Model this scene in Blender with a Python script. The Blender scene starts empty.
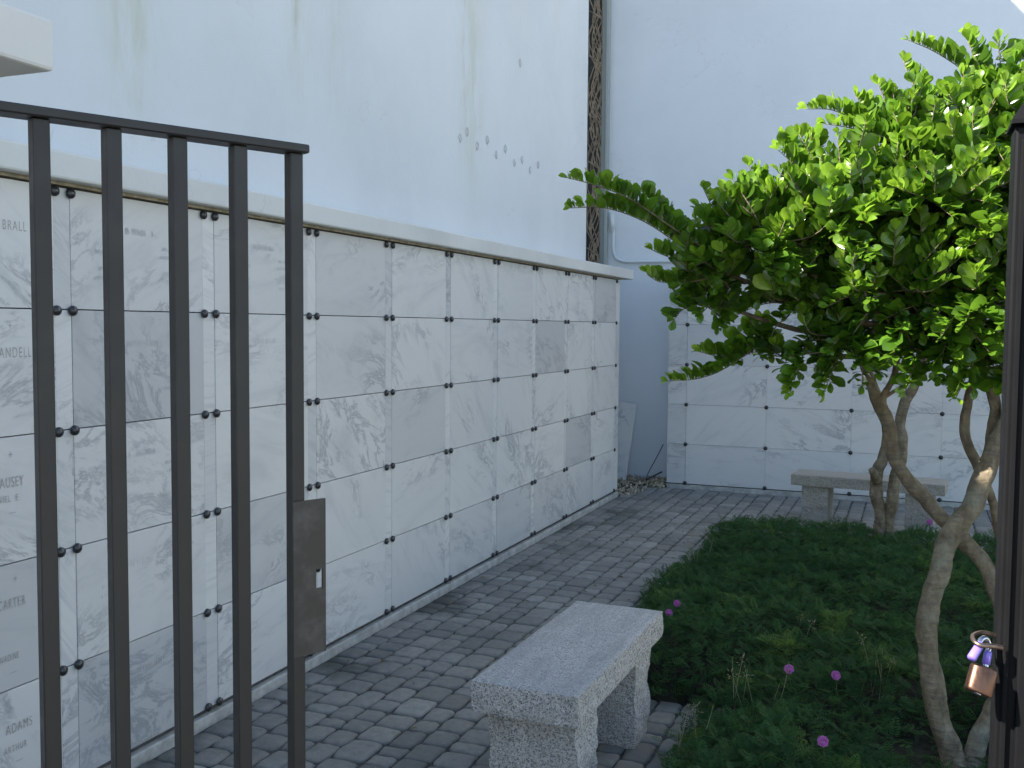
import bpy, bmesh, math, random
import numpy as np
from mathutils import Vector, Matrix, noise
random.seed(7)
rng = np.random.default_rng(7)
SC = bpy.context.scene
COL = SC.collection

# ------------------------------------------------------------------ camera (solved from the niche grid)
EYE = Vector((0, 0, 1.55))
F_PX = 993.0
CR = Vector((0.92679, 0.37550, 0.00754))
CU = Vector((-0.02872, 0.05080, 0.99830))
CF = Vector((-0.37450, 0.92544, -0.05781))


def ray(px, py):
    return CF + CR * ((px - 512) / F_PX) - CU * ((py - 384) / F_PX)


def at(px, py, depth):
    """world point seen at a pixel at a given distance in front of the camera"""
    return EYE + ray(px, py) * depth


def on_x(px, py, x):
    d = ray(px, py)
    return EYE + d * (x / d.x)


def on_z(px, py, z):
    d = ray(px, py)
    return EYE + d * ((z - EYE.z) / d.z)


# ------------------------------------------------------------------ object helpers
def link(o, parent=None):
    COL.objects.link(o)
    if parent is not None:
        o.parent = parent
    return o


def tag(o, label=None, cat=None, group=None, kind=None):
    if label:
        o['label'] = label
    if cat:
        o['category'] = cat
    if group:
        o['group'] = group
    if kind:
        o['kind'] = kind
    return o


def empty(name, loc=(0, 0, 0), rotz=0):
    o = bpy.data.objects.new(name, None)
    o.empty_display_size = 0.1
    o.location = loc
    o.rotation_euler = (0, 0, rotz)
    return link(o)


def mesh_from(name, verts, faces, mat=None, smooth=False):
    me = bpy.data.meshes.new(name)
    me.from_pydata([tuple(v) for v in verts], [], faces)
    if mat:
        me.materials.append(mat)
    if smooth:
        me.polygons.foreach_set('use_smooth', [True] * len(me.polygons))
    me.update()
    return me


def obj(name, me, parent=None, loc=(0, 0, 0), rot=(0, 0, 0)):
    o = bpy.data.objects.new(name, me)
    o.location = loc
    o.rotation_euler = rot
    return link(o, parent)


def bm_obj(name, bm, mat, parent=None, loc=(0, 0, 0), rot=(0, 0, 0), smooth=False):
    me = bpy.data.meshes.new(name)
    bmesh.ops.recalc_face_normals(bm, faces=bm.faces)
    bm.to_mesh(me)
    bm.free()
    me.materials.append(mat)
    if smooth:
        me.polygons.foreach_set('use_smooth', [True] * len(me.polygons))
    return obj(name, me, parent, loc, rot)


def add_box(bm, lo, hi, bevel=0.0, seg=2):
    b = bmesh.new()
    bmesh.ops.create_cube(b, size=1)
    lo, hi = Vector(lo), Vector(hi)
    c, s = (lo + hi) / 2, hi - lo
    for v in b.verts:
        v.co = Vector((v.co.x * s.x, v.co.y * s.y, v.co.z * s.z)) + c
    if bevel > 0:
        bmesh.ops.bevel(b, geom=list(b.edges), offset=bevel, segments=seg, profile=0.5, affect='EDGES')
    tmp = bpy.data.meshes.new('t')
    b.to_mesh(tmp)
    b.free()
    bm.from_mesh(tmp)
    bpy.data.meshes.remove(tmp)


def box(name, lo, hi, mat, parent=None, bevel=0.0, seg=2):
    bm = bmesh.new()
    add_box(bm, lo, hi, bevel, seg)
    return bm_obj(name, bm, mat, parent)


def catmull(pts, n):
    """smooth a list of (Vector, radius)"""
    P = [Vector(p[0]) for p in pts]
    R = [p[1] for p in pts]
    P = [P[0] * 2 - P[1]] + P + [P[-1] * 2 - P[-2]]
    out = []
    for i in range(1, len(P) - 2):
        for k in range(n):
            t = k / n
            p0, p1, p2, p3 = P[i - 1], P[i], P[i + 1], P[i + 2]
            q = 0.5 * ((2 * p1) + (p2 - p0) * t + (2 * p0 - 5 * p1 + 4 * p2 - p3) * t * t + (3 * p1 - p0 - 3 * p2 + p3) * t ** 3)
            out.append((q, R[i - 1] * (1 - t) + R[i] * t))
    out.append((P[-2], R[-1]))
    return out


def tube(verts, faces, path, seg=10, rough=0.0, freq=8.0, cap=True):
    """append a swept tube along path [(Vector, r)] to verts/faces"""
    base = len(verts)
    n = len(path)
    ref = Vector((0.13, 0.97, 0.2)).normalized()
    for i, (p, r) in enumerate(path):
        a = path[max(i - 1, 0)][0]
        b = path[min(i + 1, n - 1)][0]
        t = (b - a).normalized()
        u = ref - t * ref.dot(t)
        if u.length < 1e-4:
            u = t.orthogonal()
        u.normalize()
        ref = u
        w = t.cross(u)
        for k in range(seg):
            ang = 2 * math.pi * k / seg
            d = u * math.cos(ang) + w * math.sin(ang)
            rr = r
            if rough:
                q = p + d * r
                rr = r * (1 + rough * noise.noise(q * freq) + 0.6 * rough * noise.noise(q * freq * 2.7))
            verts.append(p + d * rr)
    for i in range(n - 1):
        for k in range(seg):
            a = base + i * seg + k
            b = base + i * seg + (k + 1) % seg
            faces.append((a, b, b + seg, a + seg))
    if cap:
        faces.append(tuple(base + k for k in range(seg))[::-1])
        faces.append(tuple(base + (n - 1) * seg + k for k in range(seg)))


# ------------------------------------------------------------------ material helpers
class NT:
    def __init__(self, name):
        self.m = bpy.data.materials.new(name)
        self.m.use_nodes = True
        self.t = self.m.node_tree
        self.t.nodes.clear()
        self.out = self.n('ShaderNodeOutputMaterial')

    def n(self, kind, **kw):
        nd = self.t.nodes.new(kind)
        for k, v in kw.items():
            setattr(nd, k, v)
        return nd

    def l(self, a, b):
        self.t.links.new(a, b)

    def sock(self, s, v):
        if isinstance(v, bpy.types.NodeSocket):
            self.l(v, s)
        else:
            s.default_value = v

    def math(self, op, a, b=None, c=None, clamp=False):
        nd = self.n('ShaderNodeMath', operation=op, use_clamp=clamp)
        self.sock(nd.inputs[0], a)
        if b is not None:
            self.sock(nd.inputs[1], b)
        if c is not None:
            self.sock(nd.inputs[2], c)
        return nd.outputs[0]

    def mix(self, fac, a, b, blend='MIX'):
        nd = self.n('ShaderNodeMix', data_type='RGBA', blend_type=blend)
        self.sock(nd.inputs[0], fac)
        for s, v in ((nd.inputs[6], a), (nd.inputs[7], b)):
            if isinstance(v, (tuple, list)):
                s.default_value = (*v, 1) if len(v) == 3 else v
            else:
                self.l(v, s)
        return nd.outputs[2]

    def noise(self, vec, scale, detail=4, rough=0.55, dist=0.0):
        nd = self.n('ShaderNodeTexNoise')
        if vec is not None:
            self.l(vec, nd.inputs['Vector'])
        nd.inputs['Scale'].default_value = scale
        nd.inputs['Detail'].default_value = detail
        nd.inputs['Roughness'].default_value = rough
        nd.inputs['Distortion'].default_value = dist
        return nd.outputs[0]

    def ramp(self, fac, stops):
        nd = self.n('ShaderNodeValToRGB')
        self.l(fac, nd.inputs[0])
        el = nd.color_ramp.elements
        while len(el) < len(stops):
            el.new(0.5)
        for e, (p, c) in zip(el, stops):
            e.position = p
            e.color = (*c, 1) if isinstance(c, (tuple, list)) else (c, c, c, 1)
        return nd.outputs[0]

    def rng(self, v, a, b, c=0.0, d=1.0):
        nd = self.n('ShaderNodeMapRange', interpolation_type='SMOOTHSTEP')
        self.sock(nd.inputs[0], v)
        for i, x in enumerate((a, b, c, d)):
            nd.inputs[i + 1].default_value = x
        return nd.outputs[0]

    def coords(self, which='Object'):
        return self.n('ShaderNodeTexCoord').outputs[which]

    def mapping(self, vec, scale=(1, 1, 1), loc=(0, 0, 0), rot=(0, 0, 0)):
        nd = self.n('ShaderNodeMapping')
        self.l(vec, nd.inputs[0])
        nd.inputs['Scale'].default_value = scale
        nd.inputs['Location'].default_value = loc
        nd.inputs['Rotation'].default_value = rot
        return nd.outputs[0]

    def bump(self, h, strength, dist=0.01):
        nd = self.n('ShaderNodeBump')
        self.l(h, nd.inputs['Height'])
        nd.inputs['Strength'].default_value = strength
        nd.inputs['Distance'].default_value = dist
        return nd.outputs[0]

    def principled(self, col, rough=0.6, metallic=0.0, normal=None, spec=0.5):
        p = self.n('ShaderNodeBsdfPrincipled')
        if isinstance(col, (tuple, list)):
            p.inputs['Base Color'].default_value = (*col, 1)
        else:
            self.l(col, p.inputs['Base Color'])
        self.sock(p.inputs['Roughness'], rough)
        p.inputs['Metallic'].default_value = metallic
        p.inputs['Specular IOR Level'].default_value = spec
        if normal is not None:
            self.l(normal, p.inputs['Normal'])
        return p

    def done(self, shader):
        self.l(shader.outputs[0] if hasattr(shader, 'outputs') else shader, self.out.inputs[0])
        return self.m


def sep(nt, vec):
    s = nt.n('ShaderNodeSeparateXYZ')
    nt.l(vec, s.inputs[0])
    return s.outputs


def mat_stucco(name, streaks=(), base=(0.66, 0.69, 0.71), dirt=0.09):
    nt = NT(name)
    co = nt.coords()
    big = nt.noise(co, 0.9, 5, 0.6)
    col = nt.mix(nt.rng(big, 0.35, 0.75), base, tuple(c * (1 - dirt) for c in base))
    runs = nt.noise(nt.mapping(co, (1, 9, 0.35)), 1.3, 5, 0.6)
    col = nt.mix(nt.math('MULTIPLY', nt.rng(runs, 0.55, 0.85), 0.07), col, (0.50, 0.53, 0.50))
    x, y, z = sep(nt, co)
    wob = nt.math('MULTIPLY', nt.math('SUBTRACT', nt.noise(nt.mapping(co, (1, 1, 2)), 2.5, 3), 0.5), 0.06)
    yy = nt.math('ADD', y, wob)
    grain = nt.rng(nt.noise(nt.mapping(co, (1, 14, 3.5)), 1.0, 4, 0.7), 0.25, 0.75)
    for (y0, w, z0, z1, strength, c) in streaks:
        d = nt.math('ABSOLUTE', nt.math('SUBTRACT', yy, y0))
        f = nt.math('POWER', nt.math('SUBTRACT', 1.0, nt.math('DIVIDE', d, w), clamp=True), 1.6)
        f = nt.math('MULTIPLY', f, nt.rng(z, z0, z1))
        f = nt.math('MULTIPLY', nt.math('MULTIPLY', f, grain), strength, clamp=True)
        col = nt.mix(f, col, c)
    mott = nt.noise(nt.mapping(co, (1, 1, 0.7)), 2.6, 6, 0.68, 0.4)
    col = nt.mix(nt.rng(mott, 0.4, 0.8, 0, 0.16), col, tuple(c * 0.86 for c in base))
    hl = nt.math('SUBTRACT', 1.0, nt.math('MULTIPLY', nt.math('ABSOLUTE', nt.math('SUBTRACT', nt.noise(co, 0.8, 6, 0.6, 0.6), 0.5)), 330.0), clamp=True)
    hl = nt.math('MULTIPLY', hl, nt.rng(nt.noise(co, 1.1, 2), 0.5, 0.6, 0, 0.22))
    col = nt.mix(hl, col, (0.36, 0.37, 0.36))
    fine = nt.noise(co, 60, 3, 0.6)
    mid = nt.noise(co, 7, 4)
    h = nt.math('ADD', fine, nt.math('MULTIPLY', mid, 2.0))
    return nt.done(nt.principled(col, 0.85, normal=nt.bump(h, 0.25, 0.004), spec=0.25))


def mat_marble(name, axis='X', lo=0.42, hi=0.67, streaky=False):
    nt = NT(name)
    co = nt.coords()
    oi = nt.n('ShaderNodeObjectInfo').outputs['Random']
    wn = nt.n('ShaderNodeTexWhiteNoise', noise_dimensions='1D')
    nt.l(oi, wn.inputs['W'])
    off = nt.n('ShaderNodeVectorMath', operation='SCALE')
    nt.l(wn.outputs['Color'], off.inputs[0])
    off.inputs['Scale'].default_value = 40.0
    rot = nt.n('ShaderNodeVectorRotate', rotation_type=axis + '_AXIS')
    nt.l(co, rot.inputs['Vector'])
    nt.l(nt.math('MULTIPLY_ADD', oi, 1.5, -0.55), rot.inputs['Angle'])
    add = nt.n('ShaderNodeVectorMath', operation='ADD')
    nt.l(rot.outputs[0], add.inputs[0])
    nt.l(off.outputs[0], add.inputs[1])
    v = add.outputs[0]
    sc = (1, 1, 2.6) if not streaky else (1, 0.7, 11)
    st = nt.mapping(v, sc)
    cloud = nt.noise(st, 1.7, 6, 0.62, 0.9)
    r2 = wn.outputs['Value']
    # every plate its own tone: mostly white, some clearly grey
    grey = nt.math('POWER', r2, 2.6)
    c_w = (hi * 1.03, hi, hi * 0.945)
    c_g = (lo, lo * 0.995, lo * 0.985)
    f = nt.math('ADD', nt.math('MULTIPLY', nt.rng(cloud, 0.48, 0.85), 0.55), nt.math('MULTIPLY', grey, 0.62), clamp=True)
    col = nt.mix(f, c_w, c_g)
    # crisp grey veins that come in clusters
    zone = nt.rng(nt.noise(nt.mapping(v, (1, 1, 1.7)), 1.5, 3, 0.5), 0.47, 0.64)
    w1 = nt.noise(nt.mapping(v, (1, 1, 2.2)), 3.4, 8, 0.70, 0.7)
    vein = nt.math('SUBTRACT', 1.0, nt.math('MULTIPLY', nt.math('ABSOLUTE', nt.math('SUBTRACT', w1, 0.53)), 17.0), clamp=True)
    col = nt.mix(nt.math('MULTIPLY', nt.math('MULTIPLY', nt.math('POWER', vein, 1.6), zone), 0.66), col, (0.23, 0.24, 0.255))
    blot = nt.rng(nt.noise(nt.mapping(v, (1, 0.8, 2.4)), 6.5, 7, 0.74, 0.4), 0.55, 0.72)
    col = nt.mix(nt.math('MULTIPLY', nt.math('MULTIPLY', blot, zone), 0.55), col, (0.29, 0.30, 0.315))
    faint = nt.rng(nt.noise(nt.mapping(v, (1, 0.6, 9)), 2.2, 5, 0.62, 0.5), 0.52, 0.75)
    col = nt.mix(nt.math('MULTIPLY', faint, 0.22), col, (0.33, 0.345, 0.365))
    if streaky:
        s2 = nt.rng(nt.noise(nt.mapping(v, (1, 1.2, 22)), 2.2, 4, 0.6), 0.5, 0.72)
        col = nt.mix(nt.math('MULTIPLY', s2, 0.4), col, (0.40, 0.415, 0.425))
    fine = nt.noise(co, 120, 2)
    return nt.done(nt.principled(col, nt.rng(fine, 0.2, 0.8, 0.38, 0.55), normal=nt.bump(fine, 0.06, 0.002), spec=0.35))


def mat_paver():
    nt = NT('concrete_paver')
    co = nt.coords()
    at_ = nt.n('ShaderNodeAttribute', attribute_name='tone', attribute_type='GEOMETRY')
    tone = sep(nt, at_.outputs['Vector'])
    c1 = nt.mix(tone[0], (0.20, 0.196, 0.176), (0.345, 0.336, 0.30))
    c2 = nt.mix(nt.math('MULTIPLY', tone[1], 0.28), c1, (0.27, 0.24, 0.20))
    n1 = nt.noise(co, 26, 6, 0.7)
    col = nt.mix(nt.rng(n1, 0.3, 0.75), c2, (0.125, 0.125, 0.115), 'MIX')
    col = nt.mix(0.45, c2, col)
    # mossy, damp patches near the foot of the niche wall
    x, y, z = sep(nt, co)
    near = nt.rng(x, -1.75, -2.45)
    m = nt.math('MULTIPLY', near, nt.rng(nt.noise(co, 1.7, 4, 0.6), 0.46, 0.66))
    m2 = nt.math('MULTIPLY', nt.rng(nt.noise(co, 0.8, 4), 0.52, 0.8), 0.4)
    col = nt.mix(nt.math('MAXIMUM', nt.math('MULTIPLY', m, 0.8), m2), col, (0.06, 0.063, 0.052))
    pits = nt.noise(co, 150, 3, 0.7)
    h = nt.math('ADD', nt.math('MULTIPLY', n1, 1.5), pits)
    return nt.done(nt.principled(col, 0.88, normal=nt.bump(h, 0.5, 0.006), spec=0.25))


def mat_granite(name, aged=0.0):
    nt = NT(name)
    co = nt.coords()
    vor = nt.n('ShaderNodeTexVoronoi')
    nt.l(co, vor.inputs['Vector'])
    vor.inputs['Scale'].default_value = 280
    sp = sep(nt, vor.outputs['Color'])
    v2 = nt.n('ShaderNodeTexVoronoi')
    nt.l(co, v2.inputs['Vector'])
    v2.inputs['Scale'].default_value = 150
    sq = sep(nt, v2.outputs['Color'])
    side = nt.ramp(sp[0], [(0.0, (0.10, 0.095, 0.09)), (0.12, (0.24, 0.225, 0.21)), (0.25, (0.45, 0.415, 0.37)), (0.62, (0.56, 0.52, 0.465)), (0.9, (0.68, 0.645, 0.60))])
    side = nt.mix(nt.rng(sq[1], 0.86, 0.90, 0, 0.65), side, (0.16, 0.15, 0.145))
    sawn = nt.ramp(sp[0], [(0.0, (0.15, 0.15, 0.15)), (0.12, (0.27, 0.27, 0.268)), (0.35, (0.41, 0.395, 0.37)), (0.7, (0.49, 0.467, 0.43)), (0.95, (0.58, 0.555, 0.52))])
    band = nt.noise(nt.mapping(co, (1, 0.16, 1)), 15, 4, 0.6)
    sawn = nt.mix(nt.rng(band, 0.42, 0.66, 0, 0.5), sawn, (0.305, 0.295, 0.28))
    gn = nt.n('ShaderNodeNewGeometry')
    col = nt.mix(nt.rng(sep(nt, gn.outputs['True Normal'])[2], 0.8, 0.95), side, sawn)
    big = nt.noise(nt.mapping(co, (3.2, 0.9, 1)), 2.2, 4)
    col = nt.mix(nt.math('MULTIPLY', nt.rng(big, 0.4, 0.7), 0.30), col, (0.30, 0.295, 0.285))
    if aged:
        col = nt.mix(aged, col, (0.27, 0.25, 0.20))
    stain = nt.noise(co, 5.0, 5, 0.65)
    col = nt.mix(nt.math('MULTIPLY', nt.rng(stain, 0.5, 0.78), 0.4), col, (0.36, 0.315, 0.25))
    geo = nt.n('ShaderNodeNewGeometry')
    nz = nt.rng(sep(nt, geo.outputs['Normal'])[2], 0.7, 0.97)
    rough_h = nt.noise(co, 34, 6, 0.7)
    b = nt.n('ShaderNodeBump')
    nt.l(rough_h, b.inputs['Height'])
    nt.l(nt.math('MULTIPLY_ADD', nz, -0.75, 0.85), b.inputs['Strength'])
    b.inputs['Distance'].default_value = 0.014
    return nt.done(nt.principled(col, 0.75, normal=b.outputs[0], spec=0.2))


def mat_paint(name, col, rough=0.4, wear=0.1, spec=0.5):
    nt = NT(name)
    co = nt.coords()
    n1 = nt.noise(co, 14, 5, 0.65)
    dust = nt.rng(n1, 0.5, 0.8)
    c = nt.mix(nt.math('MULTIPLY', dust, wear), col, (0.30, 0.27, 0.24))
    return nt.done(nt.principled(c, nt.rng(n1, 0.2, 0.8, rough - 0.08, rough + 0.14), normal=nt.bump(nt.noise(co, 180, 2), 0.05, 0.001), spec=spec))


def mat_metal(name, col, rough=0.3):
    nt = NT(name)
    co = nt.coords()
    n1 = nt.noise(nt.mapping(co, (1, 1, 0.2)), 260, 3)
    c = nt.mix(nt.rng(nt.noise(co, 60, 4), 0.4, 0.75), col, tuple(x * 0.6 for x in col))
    return nt.done(nt.principled(c, nt.rng(n1, 0.2, 0.8, rough - 0.05, rough + 0.12), 1.0))


def mat_bark():
    nt = NT('bark')
    co = nt.coords()
    n1 = nt.noise(nt.mapping(co, (1, 1, 0.55)), 22, 6, 0.65)
    col = nt.ramp(n1, [(0.28, (0.085, 0.064, 0.040)), (0.5, (0.20, 0.155, 0.098)), (0.72, (0.315, 0.262, 0.175))])
    ring = nt.noise(nt.mapping(co, (1, 1, 7)), 9, 4, 0.6)
    col = nt.mix(nt.math('MULTIPLY', nt.rng(ring, 0.5, 0.66), 0.6), col, (0.12, 0.10, 0.08))
    lich = nt.rng(nt.noise(co, 5.5, 4, 0.6), 0.56, 0.7)
    col = nt.mix(nt.math('MULTIPLY', lich, 0.5), col, (0.27, 0.28, 0.20))
    h = nt.math('ADD', n1, nt.math('MULTIPLY', ring, 0.8))
    return nt.done(nt.principled(col, 0.85, normal=nt.bump(h, 0.9, 0.015), spec=0.15))


def mat_leaf(name, dark, light, young, rough=0.32, trans=0.32, tcol=None, spec=0.5):
    nt = NT(name)
    a = nt.n('ShaderNodeAttribute', attribute_name='tint', attribute_type='GEOMETRY')
    s = sep(nt, a.outputs['Vector'])
    col = nt.mix(s[0], dark, light)
    col = nt.mix(s[1], col, young)
    co = nt.coords()
    col = nt.mix(nt.math('MULTIPLY', nt.rng(nt.noise(co, 40, 2), 0.4, 0.7), 0.25), col, dark)
    p = nt.principled(col, rough, spec=spec)
    tr = nt.n('ShaderNodeBsdfTranslucent')
    tc = nt.mix(s[1], tcol or tuple(c * 1.5 for c in light), tuple(c * 1.7 for c in young))
    nt.l(tc, tr.inputs[0])
    mx = nt.n('ShaderNodeMixShader')
    mx.inputs[0].default_value = trans
    nt.l(p.outputs[0], mx.inputs[1])
    nt.l(tr.outputs[0], mx.inputs[2])
    return nt.done(mx)


def mat_simple(name, col, rough=0.8, var=0.3, scale=30, bump=0.3, spec=0.3):
    nt = NT(name)
    co = nt.coords()
    n1 = nt.noise(co, scale, 5, 0.65)
    c = nt.mix(nt.rng(n1, 0.3, 0.7), tuple(x * (1 - var) for x in col), tuple(min(1, x * (1 + var)) for x in col))
    return nt.done(nt.principled(c, rough, normal=nt.bump(n1, bump, 0.006), spec=spec))


GREENISH = (0.52, 0.545, 0.43)
BROWNISH = (0.33, 0.31, 0.25)
M_WALL = mat_stucco('stucco_left', [
    (2.80, 0.26, 1.85, 2.75, 0.8, GREENISH), (2.74, 0.05, 2.25, 2.9, 0.5, (0.46, 0.48, 0.36)), (2.85, 0.05, 2.1, 2.7, 0.5, (0.46, 0.48, 0.36)),
    (3.815, 0.045, 2.70, 2.95, 1.2, (0.40, 0.385, 0.31)), (3.84, 0.16, 2.3, 2.95, 0.6, GREENISH), (4.15, 0.3, 2.2, 3.0, 0.35, GREENISH),
    (5.72, 0.35, 2.1, 2.9, 0.75, GREENISH), (5.6, 0.05, 2.7, 3.0, 0.4, BROWNISH), (6.5, 0.5, 2.6, 4.0, 0.25, GREENISH), (7.3, 0.3, 2.8, 4.0, 0.3, (0.55, 0.55, 0.5))])
M_BACK = mat_stucco('stucco_back', base=(0.775, 0.80, 0.82), dirt=0.06)
M_COPE = mat_stucco('stucco_coping', base=(0.69, 0.68, 0.64), dirt=0.2)
M_PIER = mat_stucco('stucco_pier', base=(0.72, 0.70, 0.66), dirt=0.10)
M_MARBLE = mat_marble('marble_plate', 'X')
M_STRIP = mat_marble('marble_strip', 'X', 0.46, 0.69, streaky=True)
M_MARBLE_B = mat_marble('marble_plate_back', 'Y', 0.52, 0.70)
M_GAP = mat_simple('joint_shadow_gap', (0.10, 0.10, 0.10), 0.9)
M_PAVER = mat_paver()
M_SAND = mat_simple('joint_sand', (0.075, 0.075, 0.068), 0.95, 0.4, 40)
M_SOIL = mat_simple('soil', (0.03, 0.028, 0.018), 0.95, 0.5, 25, 0.6)
M_CONC = mat_simple('kerb_concrete', (0.46, 0.45, 0.41), 0.85, 0.25, 12)
M_GRAN = mat_granite('granite')
M_GRAN_OLD = mat_granite('granite_weathered', 0.6)
M_BRONZE = mat_paint('bronze_paint', (0.023, 0.0195, 0.0165), 0.45, 0.04)
M_POST = mat_paint('darkened_post_paint', (0.006, 0.006, 0.0065), 0.5, 0.006, 0.12)  # darker copy of the gate paint, offsets direct sun on the post
M_PLATE = mat_paint('lock_plate_paint', (0.040, 0.034, 0.028), 0.42, 0.22)
M_BOLT = mat_simple('bolt_bronze', (0.025, 0.025, 0.026), 0.28, 0.4, 50, 0.1, 0.6)
M_ENGR = mat_simple('engraving_grey', (0.40, 0.385, 0.36), 0.9, 0.25, 60, 0.1)
M_BARK = mat_bark()
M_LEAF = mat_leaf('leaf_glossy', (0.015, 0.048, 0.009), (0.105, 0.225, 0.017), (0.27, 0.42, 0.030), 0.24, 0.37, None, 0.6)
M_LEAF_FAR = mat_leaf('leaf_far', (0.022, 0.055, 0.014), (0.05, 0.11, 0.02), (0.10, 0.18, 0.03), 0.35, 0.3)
M_FERN = mat_leaf('groundcover_leaf', (0.016, 0.049, 0.017), (0.064, 0.138, 0.042), (0.17, 0.26, 0.05), 0.75, 0.3, None, 0.15)
M_PINK = mat_simple('flower_pink', (0.56, 0.19, 0.47), 0.8, 0.25, 200, 0.1)
M_STALK = mat_simple('dry_stalk', (0.30, 0.26, 0.13), 0.8, 0.3, 60)
M_STEMG = mat_simple('flower_stem', (0.06, 0.10, 0.03), 0.7, 0.3, 60)
M_GRAVEL = mat_simple('gravel_stone', (0.40, 0.335, 0.23), 0.85, 0.5, 18)
M_COPPER = mat_metal('padlock_brass', (0.19, 0.105, 0.072), 0.38)
M_CHROME = mat_metal('shackle_steel', (0.62, 0.60, 0.66), 0.18)
M_VIOLET = mat_paint('violet_reflection', (0.22, 0.15, 0.60), 0.22, 0.05, 0.8)  # violet paint stands in for blue mirrored in the chrome legs
M_RUST = mat_metal('ring_rusty_steel', (0.30, 0.22, 0.18), 0.4)
M_SCREEN_BACK = mat_simple('screen_back', (0.055, 0.05, 0.045), 0.8)
M_SCREEN = mat_simple('screen_tracery', (0.30, 0.235, 0.165), 0.75, 0.35, 14)
M_GREYPOST = mat_paint('grey_metal', (0.40, 0.425, 0.40), 0.5, 0.15)
M_GREYPOST2 = mat_paint('grey_metal_shaded', (0.25, 0.27, 0.255), 0.5, 0.15)  # darker copy of the post grey, its shading put into the colour
M_PIPE = mat_paint('white_pipe', (0.70, 0.73, 0.72), 0.45, 0.15)
M_CABLE = mat_paint('black_cable', (0.05, 0.05, 0.055), 0.5, 0.1)
M_SLAB = mat_marble('marble_spare', 'Y', 0.66, 0.78)
M_MARK = mat_simple('wall_patch', (0.50, 0.53, 0.54), 0.9, 0.15, 40)
M_MARK2 = mat_simple('wall_patch_edge', (0.53, 0.55, 0.55), 0.9, 0.15, 40)
M_GROUND = mat_simple('ground_earth', (0.24, 0.23, 0.21), 0.95, 0.2, 3)

# ------------------------------------------------------------------ setting: ground
gv, gf = [], []
gr = box('ground', (-60, -60, -0.30), (60, 60, -0.022), M_GROUND)
tag(gr, kind='structure')
jb = box('paving_bed', (-2.7, -3.0, -0.018), (5.0, 9.75, -0.012), M_SAND)
tag(jb, kind='structure')


def in_bed(x, y, m=0.0):
    """planting bed outline (grown by m)"""
    if y > 7.42 + m or y < 2.5 - m:
        return False
    if y < 3.98 - m:
        return x > -0.72 - m + 0.03 * math.sin(y * 5)
    return x > -1.30 - m + 0.04 * math.sin(y * 3.1) + 0.03 * math.sin(y * 7.7)


# pavers: tumbled blocks in courses that run along the wall, each its own outline and tone
pv, pf, ptone = [], [], []


def stone(x0, x1, y0, y1):
    g = 0.0035
    x0 += g; x1 -= g; y0 += g; y1 -= g
    cx, cy = (x0 + x1) / 2, (y0 + y1) / 2
    hx, hy = (x1 - x0) / 2, (y1 - y0) / 2
    dz = 0.004 * noise.noise(Vector((cx * 1.1, cy * 1.1, 0))) + random.uniform(-0.0022, 0.0022)
    tx, ty = random.uniform(-0.012, 0.012), random.uniform(-0.012, 0.012)
    skew = random.uniform(-0.03, 0.03)
    n = 4
    ring = []
    for side in range(4):
        for k in range(n):
            t = -1 + 2 * k / n
            p = [(t, -1), (1, t), (-t, 1), (-1, -t)][side]
            ring.append(p)
    b = len(pv)
    tn = (min(1, max(0, random.gauss(0.48, 0.24))), random.random() ** 2, 0)
    jit = [random.uniform(-0.004, 0.004) for _ in ring]
    for inset, z in ((0.0, -0.016), (0.0, -0.0085), (0.0045, -0.003), (0.012, 0.0)):
        for (u, v), j in zip(ring, jit):
            rx, ry = hx - inset + j, hy - inset + j
            m = max(abs(u), abs(v))
            c = (abs(u) * abs(v)) ** 3 * (0.085 + inset * 3)
            X = cx + u * (1 - c) * rx + skew * v * hx
            Y = cy + v * (1 - c) * ry - skew * u * hy
            pv.append((X, Y, z + dz + (X - cx) * tx + (Y - cy) * ty))
    L = len(ring)
    for r in range(3):
        for k in range(L):
            pf.append((b + r * L + k, b + r * L + (k + 1) % L, b + (r + 1) * L + (k + 1) % L, b + (r + 1) * L + k))
    pv.append((cx, cy, dz + 0.001))
    for k in range(L):
        pf.append((b + 3 * L + k, b + 3 * L + (k + 1) % L, b + 4 * L))
    ptone.extend([tn] * (4 * L + 1))


x = -2.491
widths = []
while x < 3.4:
    w = random.choice((0.105, 0.118, 0.118, 0.128, 0.14))
    widths.append((x, x + w))
    x += w
for (xa, xb) in widths:
    y = -1.4 + random.uniform(0, 0.2)
    while y < 9.46:
        Lh = random.choice((0.085, 0.11, 0.135, 0.135, 0.155, 0.18))
        ye = min(y + Lh, 9.462)
        if ye - y > 0.05 and not in_bed((xa + xb) / 2, (y + ye) / 2, -0.12):
            if (y > 1.5 or xa > -1.2):
                stone(xa, xb, y, ye)
        y += Lh
pm = mesh_from('paving', pv, pf, M_PAVER, True)
ca = pm.color_attributes.new('tone', 'FLOAT_COLOR', 'POINT')
ca.data.foreach_set('color', np.array([(*t, ) + (1,) for t in ptone], dtype=np.float32).ravel())
tag(obj('paving', pm), kind='structure')

kb = box('kerb', (-2.60, -1.4, -0.02), (-2.495, 8.80, 0.036), M_CONC, bevel=0.006)
tag(kb, kind='structure')

# ------------------------------------------------------------------ tall white building on the left and behind
bl = empty('white_building', (-2.6, 4, 0))
tag(bl, 'tall white stucco building with green rain streaks above the long marble niche wall', 'building')


def local_box(name, root, lo, hi, mat, bevel=0.0):
    r = root.location
    o = box(name, lo, hi, mat, None, bevel)
    o.parent = root
    o.location = (-r.x, -r.y, -r.z)
    return o


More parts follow.
